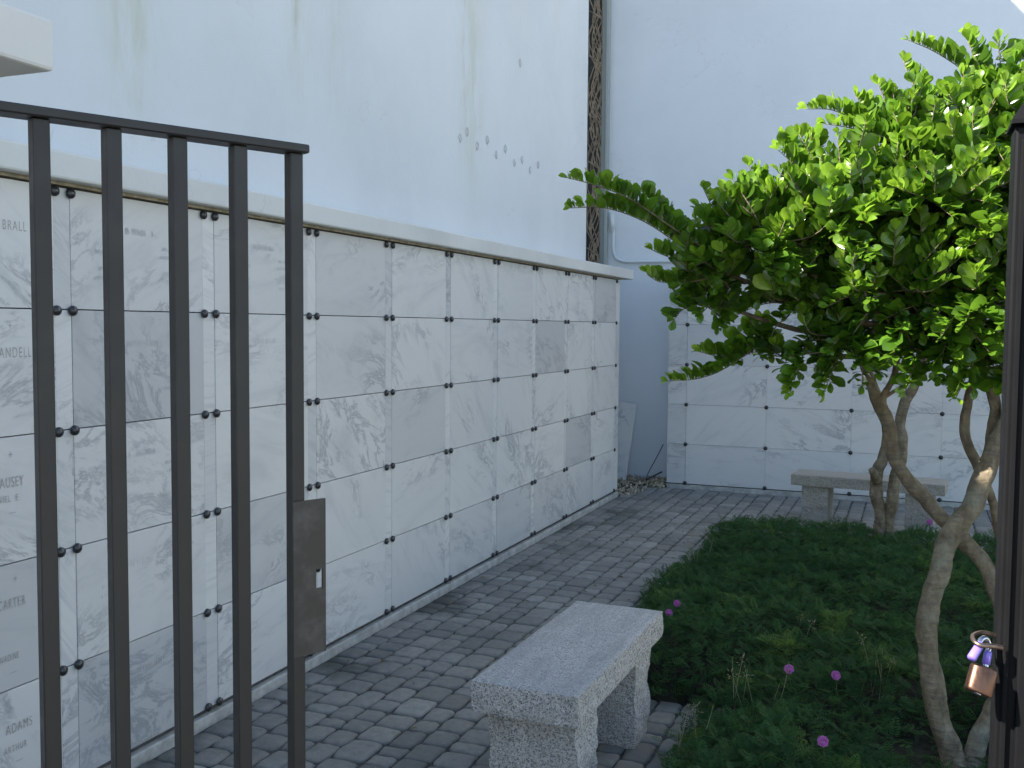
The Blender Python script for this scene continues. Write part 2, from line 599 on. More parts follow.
bm = bmesh.new()
add_box(bm, (-9, -6.0, -0.02), (-2.6, -0.4, 4.03))  # unseen low roof step, height shaped to let sun reach the post
add_box(bm, (-9, -0.3995, -0.02), (-2.6, 2.05, 4.36))  # unseen roof step, shaped to sunlight the crown and shade the trunk
add_box(bm, (-9, 2.0505, -0.02), (-2.6, 8.075, 8.40), 0.012)
o = bm_obj('wall', bm, M_WALL, bl)
o.location = -bl.location
bm = bmesh.new()
add_box(bm, (-9, 8.08, -0.02), (-3.32, 9.9, 9.25))  # unseen block added to keep sun off the rear wall
o = bm_obj('unseen_shade_wing', bm, M_BACK, bl)
o.location = -bl.location


def disc(bmx, c, r, h, ax='X', seg=20):
    rot = Matrix.Rotation(math.pi / 2, 4, 'Y') if ax == 'X' else Matrix.Rotation(math.pi / 2, 4, 'X')
    bmesh.ops.create_cone(bmx, cap_ends=True, segments=seg, radius1=r, radius2=r * 0.9, depth=h,
                          matrix=Matrix.Translation(c) @ rot)


for (y, z) in [(5.552, 2.693), (5.653, 2.748), (5.805, 2.688), (5.963, 2.753), (6.113, 2.681), (6.268, 2.746), (6.432, 2.678),
               (6.582, 2.722), (6.74, 2.675), (6.902, 2.736), (6.529, 3.381)]:
    bm = bmesh.new()
    seg = 18
    for k in range(seg):                      # slightly raised ring of filler round a plugged anchor hole
        a = 2 * math.pi * k / seg
        r1, r2 = 0.018, 0.027 + random.uniform(-0.003, 0.003)
        for r in (r1, r2):
            q = 1.0 / (abs(math.cos(a)) + abs(math.sin(a))) ** 0.7
            bm.verts.new((0.003 if r == r1 else 0.0006, r * math.cos(a) * q, 1.2 * r * math.sin(a) * q))
    bm.verts.ensure_lookup_table()
    for k in range(seg):
        a, b = 2 * k, 2 * ((k + 1) % seg)
        bm.faces.new((bm.verts[a], bm.verts[b], bm.verts[b + 1], bm.verts[a + 1]))
    bm_obj('anchor_patch', bm, M_MARK2, bl, (-2.6 + 0.002 - bl.location.x, y - bl.location.y, z))

bb = empty('rear_building', (0, 10, 0))
tag(bb, 'plain white building wall rising behind the tree, with one sunlit upper corner', 'building')
o = box('wall', (-12, 10.0, -0.02), (9, 11.0, 7.4), M_BACK, bb)
o.location = -bb.location

# ------------------------------------------------------------------ long niche wall on the left
ZT, ROWH = 1.9765, 0.3833
COLP, PW = 0.70045, 0.6332          # pitch of the columns, plate width
Y_FIRST = 2.4212                    # left edge of the second visible plate column


def set_local(o, root):
    o.location = Vector(o.location) - root.location


cw = empty('niche_wall', (-2.5, 5, 0))
tag(cw, 'long marble clad columbarium niche wall running down the left side under a white coping', 'columbarium wall', kind='thing')
bm = bmesh.new()
add_box(bm, (-2.597, -1.0, -0.015), (-2.524, 8.785, 1.985))
add_box(bm, (-2.95, 8.09, -0.015), (-2.60, 8.785, 1.985))
set_local(bm_obj('core', bm, M_GAP, cw), cw)
bm = bmesh.new()
add_box(bm, (-2.598, -1.0, 1.992), (-2.438, 9.02, 2.078), 0.008)
add_box(bm, (-3.03, 8.10, 1.992), (-2.599, 9.02, 2.077), 0.008)
set_local(bm_obj('coping', bm, M_COPE, cw), cw)
bm = bmesh.new()
add_box(bm, (-2.522, -1.0, 1.981), (-2.486, 8.79, 1.9915))
set_local(bm_obj('coping_bed', bm, mat_simple('coping_mortar', (0.36, 0.31, 0.22), 0.9), cw), cw)


def panel_mesh(name, w, h, t, mat, ax='X'):
    bm = bmesh.new()
    if ax == 'X':
        add_box(bm, (-t, -w / 2, -h / 2), (0, w / 2, h / 2), 0.001, 1)
    else:
        add_box(bm, (-w / 2, 0, -h / 2), (w / 2, t, h / 2), 0.0008, 1)
    me = bpy.data.meshes.new(name)
    bm.to_mesh(me)
    bm.free()
    me.materials.append(mat)
    return me


def bolt_mesh(ax='X', r=0.0165):
    """domed rosette on a short stem"""
    bm = bmesh.new()
    prof = [(r, 0.0), (r, 0.005), (r * 0.93, 0.008), (r * 0.6, 0.0105), (0.42 * r, 0.0125), (0.2 * r, 0.0135)]
    seg = 18
    rings = []
    for (rr, h) in prof:
        ring = []
        for k in range(seg):
            a = 2 * math.pi * k / seg
            c, s = rr * math.cos(a), rr * math.sin(a)
            ring.append(bm.verts.new((h, c, s) if ax == 'X' else (c, -h, s)))
        rings.append(ring)
    for i in range(len(rings) - 1):
        for k in range(seg):
            bm.faces.new((rings[i][k], rings[i][(k + 1) % seg], rings[i + 1][(k + 1) % seg], rings[i + 1][k]))
    bm.faces.new(rings[-1])
    bmesh.ops.recalc_face_normals(bm, faces=bm.faces)
    me = bpy.data.meshes.new('bolt')
    bm.to_mesh(me)
    bm.free()
    me.materials.append(M_BOLT)
    me.polygons.foreach_set('use_smooth', [True] * len(me.polygons))
    return me


ME_PLATE = panel_mesh('niche_plate', PW - 0.0012, ROWH - 0.0036, 0.022, M_MARBLE)
ME_STRIP = panel_mesh('filler_strip', COLP - PW - 0.0012, ROWH - 0.0036, 0.0205, M_STRIP)
ME_BOLT = bolt_mesh()
PLATES = {}
for c in range(-2, 9):
    y0 = Y_FIRST + c * COLP
    for r in range(5):
        zc = ZT - ROWH * (r + 0.5)
        p = obj('niche_plate', ME_PLATE, cw, Vector((-2.5 + random.uniform(-0.0012, 0.0012), y0 + PW / 2, zc)) - cw.location)
        PLATES[(c, r)] = p
        if c < 8:
            obj('filler_strip', ME_STRIP, cw, Vector((-2.5015, y0 + PW + (COLP - PW) / 2, zc)) - cw.location)
        if c < -1:
            continue
        for s in (-1, 1):
            obj('bolt', ME_BOLT, p, (0.0035, s * (PW / 2 + 0.001), ROWH / 2 - (0.004 if r else 0.016)))
            if r == 4:
                obj('bolt', ME_BOLT, p, (0.0035, s * (PW / 2 + 0.001), -ROWH / 2 + 0.008))


def engrave(text, px, py, h, c, r, width=0.62, col=M_ENGR, align='LEFT'):
    """cut lettering standing on a plate; px,py = baseline start seen in the photo"""
    w = on_x(px, py, -2.499)
    cu = bpy.data.curves.new('engraving', 'FONT')
    cu.body = text
    cu.size = h * 1.4
    cu.align_x = align
    cu.space_character = 1.25
    tmp = bpy.data.objects.new('tmp', cu)
    COL.objects.link(tmp)
    bpy.context.view_layer.update()
    me = bpy.data.meshes.new_from_object(tmp.evaluated_get(bpy.context.evaluated_depsgraph_get()))
    bpy.data.objects.remove(tmp)
    me.materials.clear()
    me.materials.append(col)
    p = PLATES[(c, r)]
    o = obj('engraving', me, p, (0.0016 - (p.location.x + cw.location.x + 2.5), w.y - (p.location.y + cw.location.y), w.z - (p.location.z + cw.location.z)),
            (math.pi / 2, 0, math.pi / 2))
    o.scale = (width, 1, 1)
    return o


engrave('BRALL', 2, 229, 0.030, -1, 0)
engrave('+', 8, 330, 0.028, -1, 1)
engrave('ANDELL', -1, 358, 0.032, -1, 1, 0.60)
engrave('+', 9, 459, 0.026, -1, 2)
engrave('CAUSEY', -6, 490, 0.032, -1, 2, 0.55)
engrave('DANIEL  E', -12, 506, 0.021, -1, 2, 0.66)
engrave('—', 9, 516, 0.022, -1, 2, 0.8)
engrave('+', 14, 583, 0.026, -1, 3)
engrave('CARTER', -2, 612, 0.030, -1, 3, 0.55)
engrave('BERNADINE', -10, 668, 0.021, -1, 3, 0.55)
engrave('—', 10, 676, 0.022, -1, 3, 0.8)
engrave('ADAMS', 6, 736, 0.030, -1, 4, 0.60)
engrave('ARTHUR', 4, 756, 0.021, -1, 4, 0.62)
engrave('—', 16, 764, 0.022, -1, 4, 0.8)
# worn, no longer legible rows of cut strokes on the next two columns
M_FAINT = mat_simple('engraving_worn', (0.55, 0.54, 0.52), 0.9, 0.2, 60, 0.1)
for (c, r) in [(0, 0), (0, 1), (0, 3), (0, 4), (1, 0), (1, 1), (0, 2)]:
    p = PLATES[(c, r)]
    bm = bmesh.new()
    for k, (zz, hw, sh) in enumerate([(0.07, 0.17, 0.022), (0.025, 0.12, 0.013), (-0.005, 0.15, 0.013), (-0.06, 0.12, 0.013), (-0.09, 0.14, 0.013)]):
        for off in ((-0.155, 0.155) if k else (0,)):
            y = -hw * 0.45
            while y < hw * 0.45:
                w = random.uniform(0.002, 0.0045)
                if random.random() < 0.8:
                    q = [bm.verts.new((0, off + y + a, zz + b)) for a, b in ((0, 0), (w, 0), (w, sh * random.choice((0.5, 1, 1))), (0, sh))]
                    bm.faces.new(q)
                y += w + random.uniform(0.004, 0.009)
    bm_obj('engraving', bm, M_FAINT, p, (0.0016 - (p.location.x + cw.location.x + 2.5), 0, 0))

ME_END = panel_mesh('end_strip', 0.124, ROWH - 0.0036, 0.0205, M_STRIP)
for r in range(5):
    obj('end_strip', ME_END, cw, Vector((-2.5012, 8.724, ZT - ROWH * (r + 0.5))) - cw.location)

# ------------------------------------------------------------------ niche wall across the back
nb = empty('rear_niche_wall', (0, 9.47, 0))
tag(nb, 'marble columbarium wall across the back of the court, behind the tree trunks', 'columbarium wall', kind='thing')
o = box('core', (-2.2, 9.496, -0.015), (4.8, 9.99, 1.985), M_GAP, nb); o.location = -nb.location
o = box('plinth', (-2.2, 9.474, -0.015), (4.8, 9.495, 0.036), M_CONC, nb, 0.002); o.location = -nb.location
o = box('end_face', (-2.203, 9.495, 0.0), (-2.2005, 9.99, 1.985), M_BACK, nb); o.location = -nb.location
o = box('coping', (-2.2, 9.41, 1.992), (4.85, 9.992, 2.078), M_COPE, nb, 0.006); o.location = -nb.location
BW = 0.7545
ME_PB = panel_mesh('niche_plate', BW - 0.0010, 0.3838 - 0.0025, 0.02, M_MARBLE_B, 'Y')
ME_PE = panel_mesh('edge_plate', 0.178, 0.3838 - 0.0025, 0.02, M_MARBLE_B, 'Y')
ME_BB = bolt_mesh('Y', 0.019)
for r in range(5):
    zc = 1.9637 - 0.3838 * (r + 0.5)
    p = obj('edge_plate', ME_PE, nb, (-2.111, 0, zc))
    for c in range(6):
        p = obj('niche_plate', ME_PB, nb, (-2.02 + BW * (c + 0.5), random.uniform(-0.001, 0.001), zc))
        obj('bolt', ME_BB, p, (-BW / 2, -0.003, 0.3838 / 2))
        if r == 4:
            obj('bolt', ME_BB, p, (-BW / 2, -0.003, -0.3838 / 2 + 0.008))

# ------------------------------------------------------------------ things in the far left corner
sc_ = empty('carved_screen', (-3.125, 9.97, 1.0))
tag(sc_, 'tall narrow dark screen of tan carved tracery in the far corner of the court', 'screen')
box('backing', (-0.085, 0.0, -1.0), (0.068, 0.025, 6.2), M_SCREEN_BACK, sc_)
tv, tf = [], []
for k in range(11):
    ph = random.uniform(0, 6.28)
    z = -0.9
    path = []
    x0 = random.uniform(-0.05, 0.045)
    fr = random.uniform(6, 13)
    while z < 6.1:
        xx = x0 + 0.045 * math.sin(z * fr + ph) + 0.03 * math.sin(z * 3.1 + ph * 2)
        path.append((Vector((max(-0.078, min(0.062, xx)), -0.006 - 0.003 * math.sin(z * 9 + ph), z)), 0.0065))
        z += 0.035
    tube(tv, tf, path, 5)
for k in range(14):
    z = -0.6 + k * 0.48 + random.uniform(-.1, .1)
    tube(tv, tf, [(Vector((-0.078, -0.008, z + 0.05)), 0.008), (Vector((0.0, -0.012, z)), 0.009), (Vector((0.062, -0.008, z - 0.05)), 0.008)], 5)
obj('tracery', mesh_from('tracery', tv, tf, M_SCREEN, True), sc_)

pl = empty('grey_post', (-3.015, 9.96, 0.9))
tag(pl, 'plain grey metal post beside the carved screen, against the white rear wall', 'post')
box('face_plate', (-0.040, -0.01, -0.9), (0.006, 0.035, 6.3), M_GREYPOST2, pl, 0.003)
box('flange', (0.0065, -0.02, -0.9), (0.036, 0.035, 6.3), M_GREYPOST, pl, 0.003)

cp = empty('conduit_pipe', (-2.9, 9.97, 2.2))
tag(cp, 'white conduit pipe bending from vertical to horizontal on the rear wall', 'pipe')
W = lambda x, z: (Vector((x + 2.9, 0.0, z - 2.2)), 0.016)
tv, tf = [], []
pa = [W(-2.917, 2.56), W(-2.917, 2.42), W(-2.915, 2.345), W(-2.888, 2.272), W(-2.83, 2.236), W(-2.75, 2.226), W(-2.5, 2.222), W(-1.0, 2.213)]
tube(tv, tf, catmull(pa, 6), 10)
obj('pipe', mesh_from('pipe', tv, tf, M_PIPE, True), cp)
tv, tf = [], []
tube(tv, tf, [(Vector((-0.025, 0.0, 0.345)), 0.024), (Vector((-0.035, 0.0, 0.53)), 0.024)], 12)
obj('coupling', mesh_from('coupling', tv, tf, M_PIPE, True), cp)

sl = empty('spare_marble_slab', (-2.84, 9.70, -0.01), 0.0)
tag(sl, 'blue grey spare marble slab leaning upright in the corner gap on the gravel', 'slab')
b_ = box('slab_panel', (-0.24, -0.015, 0.0), (0.165, 0.015, 0.81), M_SLAB, sl, 0.003)
b_.rotation_euler = (-0.20, 0.085, 0)
box('support_batten', (-0.16, 0.06, 0.0), (-0.12, 0.09, 0.35), M_STALK, sl)

cb = empty('black_cable', (-2.45, 9.72, 0))
tag(cb, 'thin black cable coming out of the gravel beside the rear niche wall', 'cable')
tv, tf = [], []
tube(tv, tf, catmull([(Vector((-0.03, 0.0, 0.0)), 0.005), (Vector((0.0, 0.05, 0.10)), 0.005), (Vector((0.05, 0.12, 0.22)), 0.005), (Vector((0.105, 0.2, 0.36)), 0.005)], 6), 8)
tube(tv, tf, catmull([(Vector((-0.02, -0.02, 0.02)), 0.008), (Vector((0.04, 0.02, 0.05)), 0.008), (Vector((0.13, 0.06, 0.1)), 0.008)], 6), 8)
obj('cable_run', mesh_from('cable_run', tv, tf, M_CABLE, True), cb)

gvv, gff = [], []
ico = bmesh.new()
bmesh.ops.create_icosphere(ico, subdivisions=1, radius=1)
iv = [v.co.copy() for v in ico.verts]
ifc = [tuple(v.index for v in f.verts) for f in ico.faces]
ico.free()
for k in range(900):
    X = random.uniform(-3.1, -2.21)
    Y = random.uniform(9.0 if X < -2.35 else 9.35, 9.97)
    if X < -2.4 and random.random() < 0.25:
        Y = random.uniform(8.82, 9.2)
    s = random.uniform(0.006, 0.016)
    e = Matrix.Rotation(random.uniform(0, 6), 3, Vector((random.random(), random.random(), random.random() + 0.1)))
    hpile = 0.022 * max(0, min(1, (Y - 8.9) / 0.5)) * random.random()
    b = len(gvv)
    for v in iv:
        q = e @ Vector((v.x * s * 1.3, v.y * s, v.z * s * 0.75))
        gvv.append(q + Vector((X, Y, hpile + s * 0.3)))
    gff.extend(tuple(b + i for i in f) for f in ifc)
g_ = obj('gravel', mesh_from('gravel', gvv, gff, M_GRAVEL, True))
tag(g_, 'loose tan gravel in the corner gap between the two niche walls', 'gravel', kind='stuff')


# ------------------------------------------------------------------ granite benches
def rock_box(lo, hi, step, amp, sides, top_amp=0.0006, seed=0):
    """box with split-face (rough) sides; sides = set of faces that are broken rather than sawn"""
    lo, hi = Vector(lo), Vector(hi)
    s = hi - lo
    nx, ny, nz = (max(2, int(round(a / step))) for a in s)
    idx, verts, faces = {}, [], []

    def V(i, j, k):
        key = (i, j, k)
        if key not in idx:
            idx[key] = len(verts)
            p = Vector((lo.x + s.x * i / nx, lo.y + s.y * j / ny, lo.z + s.z * k / nz))
            d = Vector((0, 0, 0))
            q = p * 9 + Vector((seed, seed * 2.3, 0))
            nn = noise.noise(q) + 0.6 * noise.noise(q * 2.7) + 0.35 * noise.noise(q * 6.1)
            edge = 1.0
            if k in (0, nz):
                edge = 0.35
            if i == 0: d.x -= amp * nn * edge * ('x-' in sides) - 0.002 * (k in (0, nz))
            if i == nx: d.x += amp * nn * edge * ('x+' in sides) - 0.002 * (k in (0, nz))
            if j == 0: d.y -= amp * nn * edge * ('y-' in sides) - 0.002 * (k in (0, nz))
            if j == ny: d.y += amp * nn * edge * ('y+' in sides) - 0.002 * (k in (0, nz))
            if k == nz: d.z += top_amp * nn - (0.003 + 0.003 * abs(nn)) * ((i in (0, nx)) or (j in (0, ny)))
            verts.append(p + d)
        return idx[key]
    for i in range(nx):
        for j in range(ny):
            faces.append((V(i, j, nz), V(i + 1, j, nz), V(i + 1, j + 1, nz), V(i, j + 1, nz)))
            faces.append((V(i, j, 0), V(i, j + 1, 0), V(i + 1, j + 1, 0), V(i + 1, j, 0)))
    for i in range(nx):
        for k in range(nz):
            faces.append((V(i, 0, k), V(i + 1, 0, k), V(i + 1, 0, k + 1), V(i, 0, k + 1)))
            faces.append((V(i, ny, k), V(i, ny, k + 1), V(i + 1, ny, k + 1), V(i + 1, ny, k)))
    for j in range(ny):
        for k in range(nz):
            faces.append((V(0, j, k), V(0, j, k + 1), V(0, j + 1, k + 1), V(0, j + 1, k)))
            faces.append((V(nx, j, k), V(nx, j + 1, k), V(nx, j + 1, k + 1), V(nx, j, k + 1)))
    return verts, faces


def bench(name, loc, rotz, W_, L_, label, seed, zt=0.452, th=0.10, gran=None):
    gran = gran or M_GRAN
    """W_ across (x), L_ along (y); origin under the middle"""
    root = empty(name, loc, rotz)
    tag(root, label, 'bench', 'granite benches in the court')
    v, f = rock_box((-W_ / 2, -L_ / 2, zt - th), (W_ / 2, L_ / 2, zt), 0.017, 0.006, {'x-', 'x+', 'y-', 'y+'}, seed=seed)
    obj('seat', mesh_from('seat', v, f, gran), root)
    for s in (-1, 1):
        yc = s * (L_ / 2 - 0.175)
        v, f = rock_box((-W_ / 2 + 0.03, yc - 0.10, -0.004), (W_ / 2 - 0.030, yc + 0.095, zt - th - 0.002), 0.018, 0.012, {'x-', 'x+'}, seed=seed + 3 * s)
        obj('leg', mesh_from('leg', v, f, gran), root)
    return root


bench('granite_bench', (-1.064, 3.260, 0), math.radians(-1.1), 0.356, 0.995, 'rough grey granite bench in the foreground on the brick path beside the bed', 1.7)
bench('granite_bench', (-0.295, 7.93, 0), math.radians(90 - 5), 0.32, 1.09, 'weathered tan granite bench far off behind the bed, in front of the rear niche wall', 9.1, 0.438, 0.085, M_GRAN_OLD)

# ------------------------------------------------------------------ gate (open), post, pier, padlock
GP = Vector((-1.0518, 0.9702, 0))
GD = Vector((0.445, 0.8955, 0)).normalized()
GSP = 0.0916
gt = empty('iron_gate', (GP.x, GP.y, 0), math.atan2(GD.y, GD.x))
tag(gt, 'open dark bronze metal gate leaf of square bars with a lock plate', 'gate')
bw = 0.0107
TOP = 1.811
GLAST = 4 * GSP
for k in range(-5, 5):
    xk = k * GSP
    box('bar', (xk - bw, -bw, 0.06 if k not in (-5, 4) else 0.03), (xk + bw, bw, TOP), M_BRONZE, gt, 0.0015, 1)
box('top_rail', (-5 * GSP - 0.02, -0.0205, TOP + 0.0005), (GLAST + 0.017, 0.0205, TOP + 0.0135), M_BRONZE, gt, 0.002, 1)
for k in range(-5, 4):
    pass
bm = bmesh.new()
add_box(bm, (-5 * GSP + bw + .0005, -0.0195, 0.085), (GLAST - bw - .0005, -bw - 0.0005, 0.115), 0.001, 1)
bm_obj('bottom_rail', bm, M_BRONZE, gt)
# lock plate with its slot, a thin bent sheet on the latch bar
bm = bmesh.new()
px0, px1, pz0, pz1 = GLAST - 0.012, GLAST + 0.045, 1.032, 1.277
sx0, sx1, sz0, sz1 = GLAST + 0.0275, GLAST + 0.0395, 1.135, 1.166
yp = -bw - 0.0045
xs = [px0, sx0, sx1, px1]
zs = [pz0, sz0, sz1, pz1]
grid = [[bm.verts.new((a, yp, b)) for b in zs] for a in xs]
for i in range(3):
    for j in range(3):
        if (i, j) != (1, 1):
            bm.faces.new((grid[i][j], grid[i + 1][j], grid[i + 1][j + 1], grid[i][j + 1]))
ret = bmesh.ops.extrude_face_region(bm, geom=list(bm.faces))
for v in [g for g in ret['geom'] if isinstance(g, bmesh.types.BMVert)]:
    v.co.y += 0.004
bm_obj('lock_plate', bm, M_PLATE, gt)
bm = bmesh.new()
add_box(bm, (GLAST + 0.0115, -bw - 0.0003, 1.05), (GLAST + 0.022, 0.010, 1.26), 0.002)
bm_obj('lock_case', bm, M_BRONZE, gt)

gp = empty('gate_pier', (-1.307, 1.240, 0))
tag(gp, 'white gate pier with a projecting coping, cut off at the top left edge', 'pier')
box('pier_body', (-0.62, -0.9, -0.02), (-0.10, -0.10, 1.956), M_PIER, gp, 0.01)
box('coping', (-0.74, -1.0, 1.957), (0.0, 0.0, 2.040), M_PIER, gp, 0.006)
for z in (0.35, 1.6):
    pass

po = empty('gate_post', (0.134, 1.40, 0.012))
tag(po, 'dark metal gate post with a pyramid cap at the right edge', 'gate post')
box('post_shaft', (-0.0275, -0.03, -0.034), (0.0355, 0.03, 1.788), M_POST, po, 0.004)
box('edge_rib', (-0.0205, -0.0365, 0.05), (-0.0125, -0.0305, 1.77), M_POST, po, 0.002, 1)
box('face_rib', (-0.004, -0.0385, 0.05), (0.022, -0.0305, 1.77), M_POST, po, 0.003, 2)
bm = bmesh.new()
s = 0.040
vs = [bm.verts.new(v) for v in [(-s + .008, -s, 1.789), (s + .008, -s, 1.789), (s + .008, s, 1.789), (-s + .008, s, 1.789),
                                (-s + .008, -s, 1.794), (s + .008, -s, 1.794), (s + .008, s, 1.794), (-s + .008, s, 1.794), (.008, 0, 1.862)]]
for f in [(3, 2, 1, 0), (0, 1, 5, 4), (1, 2, 6, 5), (2, 3, 7, 6), (3, 0, 4, 7), (4, 5, 8), (5, 6, 8), (6, 7, 8), (7, 4, 8)]:
    bm.faces.new([vs[i] for i in f])
bm_obj('pyramid_cap', bm, M_POST, po)
# hasp ring welded to the post
DL = 1.235
tv, tf = [], []
ring = [(at(x, y, DL + dz) - po.location, 0.0030) for x, y, dz in
        [(1003, 648, 0.0), (992, 646, -0.008), (980, 645, -0.012), (974, 641, -0.004), (973, 636, 0.010), (979, 633, 0.022), (990, 634, 0.026), (1003, 640, 0.026)]]
tube(tv, tf, catmull(ring, 6), 8)
obj('hasp_ring', mesh_from('hasp_ring', tv, tf, M_RUST, True), po)

pd = empty('padlock', at(986, 650, DL))
tag(pd, 'open brass padlock with a violet tinted shackle hanging from the gate post', 'padlock')
PO = pd.location


def pp(x, y, dz=0.0):
    return at(x, y, DL + dz) - PO


axis_top, axis_bot = pp(984.5, 667, -0.004), pp(978, 692, -0.012)
ax = (axis_bot - axis_top).normalized()
sd = (CR - ax * CR.dot(ax)).normalized()
fr = ax.cross(sd)
bm = bmesh.new()
NSEG = 32
prof = [(0.0, 0.70), (0.0, 0.88), (0.0015, 0.95), (0.0035, 1.0), (0.030, 1.0), (0.0325, 0.96), (0.034, 0.88), (0.034, 0.5)]
rings = []
for h, rr in prof:
    ring = []
    for k in range(NSEG):
        a = 2 * math.pi * k / NSEG
        u, w = math.cos(a), math.sin(a)
        # rounded-rectangle section, wider than deep
        u = math.copysign(abs(u) ** 0.75, u); w = math.copysign(abs(w) ** 0.75, w)
        ring.append(bm.verts.new(axis_top + ax * h + sd * (0.0165 * rr * u) + fr * (0.0105 * rr * w)))
    rings.append(ring)
for i in range(len(rings) - 1):
    for k in range(NSEG):
        bm.faces.new((rings[i][k], rings[i][(k + 1) % NSEG], rings[i + 1][(k + 1) % NSEG], rings[i + 1][k]))
bm.faces.new(rings[0]); bm.faces.new(rings[-1])
bm_obj('lock_body', bm, M_COPPER, pd, smooth=True)
bot = axis_top + ax * 0.034
tv, tf = [], []
tube(tv, tf, [(bot - ax * 0.002, 0.0045), (bot + ax * 0.0012, 0.0045)], 14)
obj('keyway', mesh_from('keyway', tv, tf, M_CHROME, True), pd)
tv, tf = [], []
sh = [(pp(985.5, 668, -0.004), 0.0036), (pp(987.5, 655, 0.0), 0.0036), (pp(989, 645, 0.004), 0.0036), (pp(986, 638.5, 0.004), 0.0036), (pp(981, 640, 0.0), 0.0036), (pp(977, 648, -0.006), 0.0036)]
tube(tv, tf, catmull(sh, 8), 12)
obj('shackle', mesh_from('shackle', tv, tf, M_CHROME, True), pd)
tv, tf = [], []
tube(tv, tf, [(pp(981, 643, -0.003), 0.0042), (pp(980.4, 644.2, -0.0035), 0.0052), (pp(971.8, 658, -0.014), 0.0056), (pp(971.2, 659, -0.0148), 0.0046)], 16)
obj('shackle_leg', mesh_from('shackle_leg', tv, tf, M_VIOLET, True), pd)
tv, tf = [], []
tube(tv, tf, [(pp(988.4, 651, 0.0), 0.0042), (pp(988, 653, 0.0), 0.0048), (pp(985.8, 664.5, -0.003), 0.005)], 16)
obj('shackle_leg', mesh_from('shackle_leg', tv, tf, M_VIOLET, True), pd)


# ------------------------------------------------------------------ foliage machinery
def scatter(name, tv, tf, pos, ax_, nr, size, tint, mat, parent=None, smooth=True):
    """many copies of one small leaf shape merged into a mesh. tv: (n,3) template (x side, y along, z normal)"""
    tv = np.asarray(tv, float)
    P = np.asarray(pos, float); A = np.asarray(ax_, float); N = np.asarray(nr, float)
    A /= np.linalg.norm(A, axis=1, keepdims=True)
    N = N - A * (N * A).sum(1, keepdims=True)
    N /= np.linalg.norm(N, axis=1, keepdims=True) + 1e-9
    S = np.cross(A, N)
    sz = np.asarray(size, float)
    if sz.ndim == 1:
        sz = np.stack([sz, sz, sz], 1)
    V = (P[:, None, :] + S[:, None, :] * (tv[None, :, 0:1] * sz[:, None, 0:1]) + A[:, None, :] * (tv[None, :, 1:2] * sz[:, None, 1:2])
         + N[:, None, :] * (tv[None, :, 2:3] * sz[:, None, 2:3]))
    n, k = len(P), len(tv)
    V = V.reshape(-1, 3)
    loops, starts, totals = [], [], []
    fl = np.concatenate([np.array(f) for f in tf])
    lens = np.array([len(f) for f in tf])
    nl = len(fl)
    allL = (fl[None, :] + (np.arange(n) * k)[:, None]).ravel()
    st = (np.concatenate([[0], np.cumsum(lens)[:-1]])[None, :] + (np.arange(n) * nl)[:, None]).ravel()
    me = bpy.data.meshes.new(name)
    me.vertices.add(len(V)); me.vertices.foreach_set('co', V.astype(np.float32).ravel())
    me.loops.add(len(allL)); me.loops.foreach_set('vertex_index', allL.astype(np.int32))
    me.polygons.add(len(st)); me.polygons.foreach_set('loop_start', st.astype(np.int32))
    me.polygons.foreach_set('use_smooth', np.ones(len(st), bool))
    me.update(calc_edges=True)
    ca = me.color_attributes.new('tint', 'FLOAT_COLOR', 'POINT')
    T = np.repeat(np.concatenate([np.asarray(tint, float), np.ones((n, 1))], 1), k, 0)
    ca.data.foreach_set('color', T.astype(np.float32).ravel())
    me.materials.append(mat)
    return obj(name, me, parent)


# obovate leaf, folded a little along the midrib and curled
LT = []
prof = [(0.0, 0.03), (0.22, 0.17), (0.45, 0.27), (0.68, 0.31), (0.86, 0.23), (1.0, 0.03)]
for t, w in prof:
    z = 0.10 * math.sin(t * 2.6) - 0.06 * t
    LT += [(-w, t, z + 0.32 * w), (0, t, z), (w, t, z + 0.32 * w)]
LF = []
for i in range(len(prof) - 1):
    a = 3 * i
    LF += [(a, a + 1, a + 4, a + 3), (a + 1, a + 2, a + 5, a + 4)]


